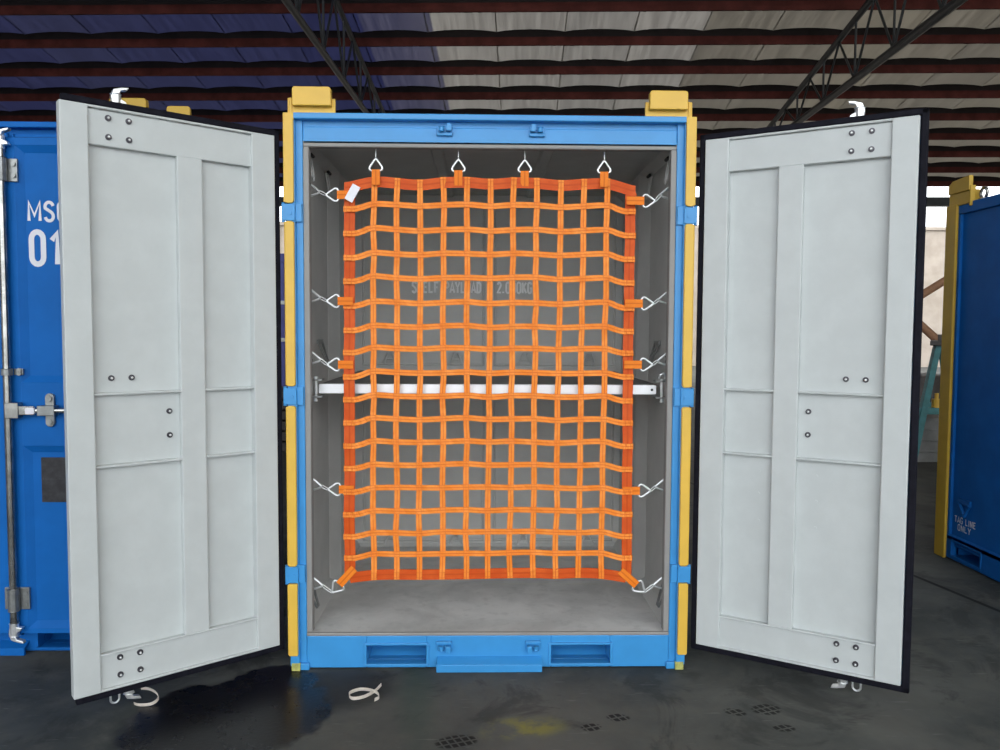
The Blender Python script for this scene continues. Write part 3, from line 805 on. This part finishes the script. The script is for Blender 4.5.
tabset((-.610, .0915, .440), (-.68, 0, -.75), .100, (-.760, .103, .362))
tabset((.600, .0915, .428), (.74, 0, -.66), .100, (.760, .103, .362))
# white maker's label, tilted
mb = MB(); c = Vector((-.608, .086, 2.120)); a = math.radians(61)
e1 = Vector((math.cos(a), .05, math.sin(a))); e2 = Vector((-math.sin(a), 0, math.cos(a)))
mb.prism([(-.038, -.019), (.038, -.019), (.038, .019), (-.038, .019)], lambda p, q: nl(c+e1*p+e2*q+Vector((0, .0015, 0))), lambda p, q: nl(c+e1*p+e2*q))
tag(mb.build('label', 'label', net), 'white tilted label at the corner')

# ------------------------------------------------------------------ closed container beside it
left = empty('shipping_container', (-2.39, .2, 0))
tag(left, 'closed dark blue container with white MSC 01 lettering beside the open one', 'container')
make_container(left, False, 'navy', 'yellow_shaded')
for s in (-1, 1):
    d = make_door(left, s, inside=False)
    d.location = (s*.848, .011, 0); d.rotation_euler = (0, 0, math.pi)
    if s > 0:
        # lettering and data plate on the outside of the hinged door (x runs towards the free edge, so text runs -x)
        text_mesh(['MSC', '01'], M['white'], 'door_lettering', d, (.508, .0786, 0), (-1,0,0), (0,0,1), [.082, .142], [.172, .138], [1.994, 1.803], [.004, .010], sw=.17)
        mb = MB(); mb.box(.340, .476, .078, .083, .735, .938); mb.box(.340, .476, .0825, .0840, .836, .840)
        for z in (.752, .84, .932): mb.cyl((.469, .082, z), (.469, .0855, z), .004, 8)
        tag(mb.build('data_plate', 'plate', d), 'dark metal data plate')
mb = MB(); mb.box(.868, .93, .04, .06, H-.03, H+.02); mb.prism(rrect(.915, 1.02, H+.0, H+.092, .012, 3), lambda x, z: (x, .045, z), lambda x, z: (x, .065, z))
mb.build('lifting_guard', 'yellow_shaded', left, bevel=.002)

# ------------------------------------------------------------------ container at the picture's right edge (side view)
rc = empty('shipping_container', (4.0, .95, 0))
tag(rc, 'dark blue container marked TAG LINE ONLY, seen from its side', 'container')
def rl(mb): return mb.xf(lambda p: p-Vector((4.0, .95, 0)))
XS, YB, YF, HT = 3.10, 1.855, .05, 2.365
mb = MB()
mb.box(XS, XS+.10, YF, YB-.10, HT-.068, HT); mb.box(XS+1.7, XS+1.8, YF, YB, HT-.068, HT)
mb.box(XS+.022, XS+.045, YF, YB-.10, .16, HT-.05)
mb.box(XS+1.75, XS+1.78, YF, YB, .16, HT-.05)
mb.prism([(XS, .165), (XS+.05, .178), (XS+.05, .135), (XS, .135)], lambda x, z: (x, YF, z), lambda x, z: (x, YB-.10, z))
a, b = 1.385, 1.690
mb.box(XS, XS+.05, YF, .75, .012, .166); mb.box(XS, XS+.05, 1.06, a, .012, .166); mb.box(XS, XS+.05, b, YB-.10, .012, .166)
for p, q in ((a, b), (.75, 1.06)):
    mb.box(XS, XS+.05, p, q, .012, .040); mb.box(XS, XS+.05, p, q, .134, .166)
mb.box(XS+.004, XS+.08, YB-.125, YB-.09, .01, HT-.02); mb.box(XS+.02, XS+1.78, YB-.05, YB-.02, .1, HT-.05)
mb.box(XS+.02, XS+1.78, YF, YB-.03, HT-.02, HT-.004); mb.box(XS+.02, XS+1.78, YF+.02, YB-.03, .10, .12)
mb.box(XS, XS+1.8, YF, YF+.06, .01, .17); mb.box(XS+.02, XS+1.78, YF+.02, YF+.05, .1, HT-.05)
for y in (YF+.03, YB-.05): mb.box(XS+1.7, XS+1.78, y-.03, y+.05, 0, HT-.02)
mb.box(XS+.012, XS+.10, YF, YF+.08, 0, HT-.02)
rl(mb).build('frame', 'navy_shaded', rc, bevel=.004)
for p, q in ((a, b), (.75, 1.06)):
    mb = MB()
    mb.box(XS+.03, XS+.9, p, q, .030, .040); mb.box(XS+.03, XS+.9, p, q, .134, .142); mb.box(XS+.03, XS+.9, p-.008, p, .03, .142); mb.box(XS+.03, XS+.9, q, q+.008, .03, .142)
    mb.box(XS-.006, XS+.004, p-.012, q+.012, .134, .144); mb.box(XS-.006, XS+.004, p-.012, q+.012, .030, .040)
    mb.box(XS-.006, XS+.004, p-.012, p, .03, .144); mb.box(XS-.006, XS+.004, q, q+.012, .03, .144)
    rl(mb).build('fork_pocket', 'navy_shaded', rc, bevel=.002)
mb = MB(); mb.prism(rrect(YB-.105, YB, .0, HT-.0, .012, 4), lambda y, z: (XS-.018, y, z), lambda y, z: (XS+.004, y, z))
mb.box(XS-.016, XS+.12, YB-.004, YB+.014, .0, HT)
rl(mb).build('corner_guard', 'yellow_shaded', rc, bevel=.006)
mb = MB(); mb.box(XS-.010, XS+.05, YB-.245, YB-.010, HT-.012, HT+.075); mb.box(XS-.016, XS+.02, YB-.25, YB-.235, HT-.03, HT+.10)
g = rl(mb).build('lifting_guard', 'yellow_shaded', rc, bevel=.004)
mb = MB(); mb.prism([(YB-.24, HT+.070), (YB-.015, HT+.070), (YB-.015, HT+.13), (YB-.06, HT+.155), (YB-.24, HT+.165)], lambda y, z: (XS-.022, y, z), lambda y, z: (XS+.006, y, z))
rl(mb).build('guard_plate', 'yellow_shaded', g, bevel=.004)
mb = MB(); c = Vector((XS+.04, 1.555, HT+.040))
mb.tube([tuple(c+Vector((0, .032*math.cos(t), .034*math.sin(t)))) for t in [2*math.pi*i/16 for i in range(16)]], .010, 8, closed=True)
mb.box(XS+.02, XS+.06, 1.53, 1.58, HT-.01, HT+.010)
tag(rl(mb).build('lifting_eye', 'steel', rc), 'grey steel lifting eye')
text_mesh(['TAG LINE', 'ONLY'], M['white'], 'side_lettering', rc, (XS+.0218-4.0, 1.700-.95, 0), (0,-1,0), (0,0,1), [.040, .040], [.222, .136], [.264, .214], [0, .036], sw=.15)
mb = MB()   # tag line pad eye above the lettering
for p, q in (((1.650, .402), (1.535, .402)), ((1.650, .402), (1.592, .322)), ((1.535, .402), (1.592, .322))):
    mb.tube([(XS+.016, p[0], p[1]), (XS+.016, q[0], q[1])], .011, 8)
mb.box(XS+.008, XS+.024, 1.53, 1.66, .402, .432)
rl(mb).build('tag_line_eye', 'navy_shaded', rc, bevel=.002)

# ------------------------------------------------------------------ loose webbing loops on the floor
def loop_thing(name, label, pts, w, wdirs, loc, mat='webtie', tail=None):
    P = cr([Vector(p)-Vector(loc) for p in pts], 5)
    nd = []; wds = []
    for i, p in enumerate(P):
        t = (P[min(i+1, len(P)-1)]-P[max(i-1, 0)]).normalized()
        wv = Vector(wdirs); wv = (wv-t*wv.dot(t)).normalized(); wds.append(wv); nd.append(t.cross(wv))
    mb = MB(); mb.ribbon(P, wds, w, nd, .0018)
    o = mb.build(name, mat); o.location = loc
    return tag(o, label, 'webbing loop')
loop_thing('webbing_loop', 'cream webbing loop with crossed tails on the floor before the open container',
           [(-.467, -.150, .022), (-.490, -.185, .010), (-.530, -.235, .009), (-.575, -.245, .008), (-.592, -.205, .010), (-.560, -.175, .012), (-.515, -.182, .014), (-.478, -.205, .012), (-.465, -.240, .010), (-.480, -.262, .009)],
           .016, (0, -.35, 1), (-.52, -.2, 0)).location = (-.508, -.222, 0)
loop_thing('webbing_loop', 'cream webbing loop under the open door beside the closed MSC container',
           [(-1.425, -.258, .050), (-1.392, -.258, .047), (-1.358, -.268, .034), (-1.343, -.290, .020), (-1.362, -.312, .010), (-1.405, -.318, .009), (-1.432, -.306, .009)],
           .015, (0, -.45, 1), (-1.385, -.29, 0))

# ------------------------------------------------------------------ yard behind the containers
tr = empty('trestle', (4.75, 5.0, 0)); tag(tr, 'teal steel A-frame trestle with dark cap behind the right-hand container', 'trestle')
def tl(mb): return mb.xf(lambda p: p-Vector((4.75, 5.0, 0)))
for y in (4.7, 5.3):
    for sx in (-1, 1):
        mb = MB(); mb.prism([(-.04, -.03), (.04, -.03), (.04, .03), (-.04, .03)], lambda p, q: (4.90+(y-5)*.58+sx*.28+p, y+q, 0), lambda p, q: (4.90+(y-5)*.58+sx*.02+p*.8, y+q, 1.40))
        tl(mb).build('leg', 'teal', tr, bevel=.004)
for x0, x1, y0 in ((4.50, 5.0, 4.68), (4.85, 5.35, 5.26)):
    mb = MB(); mb.box(x0, x1, y0, y0+.06, .665, .735); tl(mb).build('crossbar', 'teal', tr, bevel=.004)
mb = MB(); c_ = lambda y, x: 4.90+(y-5)*.58+x
mb.prism([(4.6, -.10), (4.6, .12), (5.4, .12), (5.4, -.10)], lambda y, x: (c_(y, x), y, 1.385), lambda y, x: (c_(y, x), y, 1.435)); mb.prism([(4.6, -.02), (4.6, .11), (5.4, .11), (5.4, -.02)], lambda y, x: (c_(y, x), y, 1.435), lambda y, x: (c_(y, x), y, 1.50)); tl(mb).build('cap', 'darkgrey', tr, bevel=.006)
cab = MB(); cab.box(-.45, .45, -.3, .3, 0, .50); cab.box(-.47, .47, -.32, .32, .50, .525)
for z in (.12, .25, .38): cab.box(-.43, .43, -.312, -.29, z-.004, z+.004)
cab.box(-.42, -.30, -.318, -.29, .22, .30)
o = cab.build('cabinet', 'crate', None, bevel=.006); o.location = (5.02, 5.95, 0); tag(o, 'low grey metal cabinet standing behind the teal trestle', 'cabinet')
dr = MB()
prof = [(0, .0), (.40, .0), (.42, .03), (.42, .30), (.435, .32), (.42, .34), (.42, .62), (.435, .64), (.42, .66), (.42, .93), (.40, .96), (0, .96)]
for i in range(1, len(prof)-2):
    (r0, z0), (r1, z1) = prof[i], prof[i+1]
    dr.tube([(0, 0, z0), (0, 0, z1 if z1 > z0 else z0+.001)], [r0, r1], 24)
o = dr.build('drum', 'darkgrey', None); o.location = (5.75, 7.1, 0); tag(o, 'dark grey drum beyond the teal trestle', 'drum')
mb = MB(); mb.cyl((0, 0, 0), (0, 0, .09), .045, 12); mb.cyl((0, 0, .09), (0, 0, .15), .02, 12)
o = mb.build('bottle', 'yellow', None); o.location = (4.72, 4.71, .7365); tag(o, 'small yellow bottle on the crossbar of the teal trestle', 'bottle')
for k, (p, q) in enumerate((((7.8, 11.5, 1.91), (9.9, 11.5, 3.23)), ((7.8, 11.2, 1.96), (8.95, 11.2, .97)))):
    mb = MB(); A = Vector(p); B = Vector(q)
    mb.cyl(A-A, B-A, .075, 12); mb.box(-.08, .08, -.08, .08, -p[2], .04); mb.box(B.x-A.x-.06, B.x-A.x+.06, -.06, .06, -p[2], B.z-A.z+.02)
    o = mb.build('pipe_brace', 'rust', None); o.location = p
    tag(o, ('orange brown pipe brace slanting up in front of the beige wall', 'orange brown pipe brace sloping down to the trestle cap')[k], 'brace')
# blue container far behind the open one, rusty plates before it
bc = empty('shipping_container', (-3.1, 9.5, 0)); tag(bc, 'violet blue container glimpsed between the open door and the yellow corner guards', 'container')
mb = MB(); mb.box(-1.6, 1.6, -.0, 2.0, .12, 2.72)
k = -1.5
while k < 1.5: mb.box(k, k+.07, -.035, .0, .25, 2.6); k += .16
mb.box(-1.62, 1.62, -.05, .05, 2.60, 2.74); mb.box(-1.62, 1.62, -.05, .05, .0, .20)
for x in (-1.6, 1.54): mb.box(x, x+.08, -.05, .05, 0, 2.74); mb.box(x, x+.08, 1.93, 2.02, 0, 2.74)
mb.build('body', 'violet', bc, bevel=.004)
for z in (1.95, 1.35):
    mb = MB(); mb.box(-1.6, 1.6, -.065, -.035, z-.03, z+.03); mb.build('rub_rail', 'galv', bc)
mb = MB()
for i in range(6): mb.box(-1.1+.02*(i % 2), 1.1-.03*(i % 3), -.4, .4, i*.13, i*.13+.11)
o = mb.build('plate_stack', 'darkgrey', None, bevel=.01); o.location = (-2.1, 6.8, 0); tag(o, 'stack of dark steel plates on the floor before the violet blue container', 'plates')

# ------------------------------------------------------------------ setting: floor, far wall, roof
mb = MB(); n = 1
mb.quad((-45, -45, 0), (45, -45, 0), (45, 60, 0), (-45, 60, 0))
tag(mb.build('floor', 'floor'), kind='structure')
mb = MB(); mb.box(-45, 45, 31.0, 31.3, 0, 6.05)
k = -45
while k < 45: mb.box(k, k+.25, 30.92, 31.0, 0, 6.0); k += 6.0
mb.box(-45, 45, 30.9, 31.35, 5.98, 6.12)
tag(mb.build('wall_back', 'wall'), kind='structure')

PS = .049; RX = CAM.x; RY = CAM.y; RZ = CAM.z
h0, sl = 7.854, -.145
def roofframe(o): o.location = (RX, RY, RZ); o.rotation_euler = (0, 0, -PS); return tag(o, kind='structure')
D0 = 14.588; DD = 1.2
def zr(d): return h0+sl*d
FRONT = -11.0; EAVE = D0+DD*8+.12; LX0, LX1 = -22, 24  # unseen front roof edge, placed to shape the skylight coming in
SH = .265           # sheet height over the purlin's lower edge
mb = MB(); nseg = 10
ks = int((LX0-SEAM0)//PER); ke = int((LX1-SEAM0)//PER)+1
ds = [FRONT, 3.0, 8.0, D0-1.2, D0+2.4, EAVE]
for k in range(ks, ke):
    x0 = SEAM0+k*PER
    for i in range(nseg):
        ta, tb = i/nseg, (i+1)/nseg
        def zz(t): return .045*(1-(2*t-1)**2)**.8
        xa, xb = x0+ta*PER, x0+tb*PER
        for j in range(len(ds)-1):
            da, db = ds[j], ds[j+1]
            mb.quad((xa, da, zr(da)+SH+zz(ta)), (xa, db, zr(db)+SH+zz(ta)), (xb, db, zr(db)+SH+zz(tb)), (xb, da, zr(da)+SH+zz(tb)))
    # seam lap below the joint
    for j in range(len(ds)-1):
        da, db = ds[j], ds[j+1]
        mb.quad((x0-.012, da, zr(da)+SH-.006), (x0-.012, db, zr(db)+SH-.006), (x0+.012, db, zr(db)+SH-.006), (x0+.012, da, zr(da)+SH-.006))
ceil = roofframe(mb.build('ceiling', 'roof'))
for k in range(-3, 9):
    d = D0+DD*k; z = zr(d)
    mb = MB()
    mb.box(LX0, LX1, d, d+.045, z, z+.160)
    mb.box(LX0, LX1, d+.03, d+.045, z+.15, z+SH)
    pu = roofframe(mb.build('trim_%d' % (k+4), 'brown'))
    # dark scalloped band: strip added between the purlin and the curved sheets
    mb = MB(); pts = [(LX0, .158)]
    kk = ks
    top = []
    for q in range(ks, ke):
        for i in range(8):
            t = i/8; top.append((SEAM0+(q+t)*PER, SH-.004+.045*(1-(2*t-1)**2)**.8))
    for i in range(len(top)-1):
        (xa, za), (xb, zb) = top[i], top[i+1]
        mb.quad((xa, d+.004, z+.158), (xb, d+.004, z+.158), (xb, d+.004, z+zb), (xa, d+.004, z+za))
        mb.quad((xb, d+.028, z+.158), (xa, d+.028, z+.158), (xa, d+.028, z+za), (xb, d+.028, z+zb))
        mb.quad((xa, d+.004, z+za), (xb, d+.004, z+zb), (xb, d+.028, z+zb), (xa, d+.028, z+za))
    cs = mb.build('dark_band_strip', 'dark_band', pu); tag(cs, kind='structure')
TZ = 4.545
for l, r0 in ((-3.297, .058), (5.958, .070)):
    dn, de = 10.0, 22.6
    mb = MB()
    mb.tube([(l, dn, TZ), (l, de, TZ)], r0, 10)
    zt = lambda d: zr(d)-.06 if l < 0 else zr(d)-.14
    mb.tube([(l, dn, zt(dn)), (l, de, max(zt(de), TZ))], .050 if l < 0 else .062, 10)
    d = dn+.2; i = 0
    while d < de-1.6:
        mb.tube([(l, d, TZ), (l, d, zt(d))], .022, 6)
        mb.tube([(l, d, TZ), (l, d+.75, zt(d+.75))], .022, 6)
        mb.tube([(l, d+.75, zt(d+.75)), (l, d+1.5, TZ)], .022, 6); d += 1.5
    mb.box(l-.12, l+.12, de, de+.25, -RZ, TZ+.1)
    roofframe(mb.build('roof_truss', 'truss'))
mb = MB(); mb.box(LX0, LX1, EAVE+.25, EAVE+.40, 3.86, 4.10); mb.box(LX0, LX1, EAVE+.20, EAVE+.45, 3.83, 3.86)
k = LX0+.8
while k < LX1: mb.box(k-.1, k+.1, EAVE+.2, EAVE+.45, -RZ, 4.0); k += 9.26
roofframe(mb.build('trim_13', 'truss'))
mb = MB(); mb.box(-14.3, -14.0, -14.4, 20.0, 0, 8.8)  # unseen wall added to keep side light off the right-hand container
tag(mb.build('side_blocker_left', 'wall'), kind='structure')
mb = MB(); mb.box(17.5, 17.8, -14.4, 20.0, 0, 8.8)  # unseen wall added so that light enters mainly from the front
tag(mb.build('side_blocker_right', 'wall'), kind='structure')
mb = MB(); mb.box(-45, 45, -44.9, -14.5, -.2, .004)  # unseen pale ground added to bounce skylight into the shed
o = mb.build('bounce_apron', 'bounce_ground'); tag(o, kind='structure')
# thin lattice mast beyond the far wall
mast = empty('lattice_mast', (19.3, 33.5, 0)); tag(mast, 'thin grey lattice mast standing beyond the beige wall', 'mast')
mb = MB()
for (x, y) in ((-.55, -.5), (.55, -.5), (.55, .5), (-.55, .5)): mb.tube([(x, y, 0), (x, y, 9.0)], .03, 6)
for k in range(8):
    z = k*1.1
    for (a, b) in (((-.55, -.5), (.55, -.5)), ((.55, -.5), (.55, .5)), ((.55, .5), (-.55, .5)), ((-.55, .5), (-.55, -.5))):
        mb.tube([(a[0], a[1], z), (b[0], b[1], z+1.1)], .018, 5); mb.tube([(a[0], a[1], z+1.1), (b[0], b[1], z+1.1)], .018, 5)
mb.build('lattice', 'mast', mast)

# ------------------------------------------------------------------ light: overcast sky through the open ends of the shed
w = bpy.data.worlds.new('overcast'); scene.world = w; w.use_nodes = True
bg = w.node_tree.nodes['Background']; bg.inputs['Color'].default_value = (.93, .97, 1.0, 1); bg.inputs['Strength'].default_value = 3.7
scene.view_settings.view_transform = 'Standard'; scene.view_settings.look = 'None'
scene.view_settings.gamma = 1.0; scene.view_settings.exposure = 0.0; scene.view_settings.use_curve_mapping = False
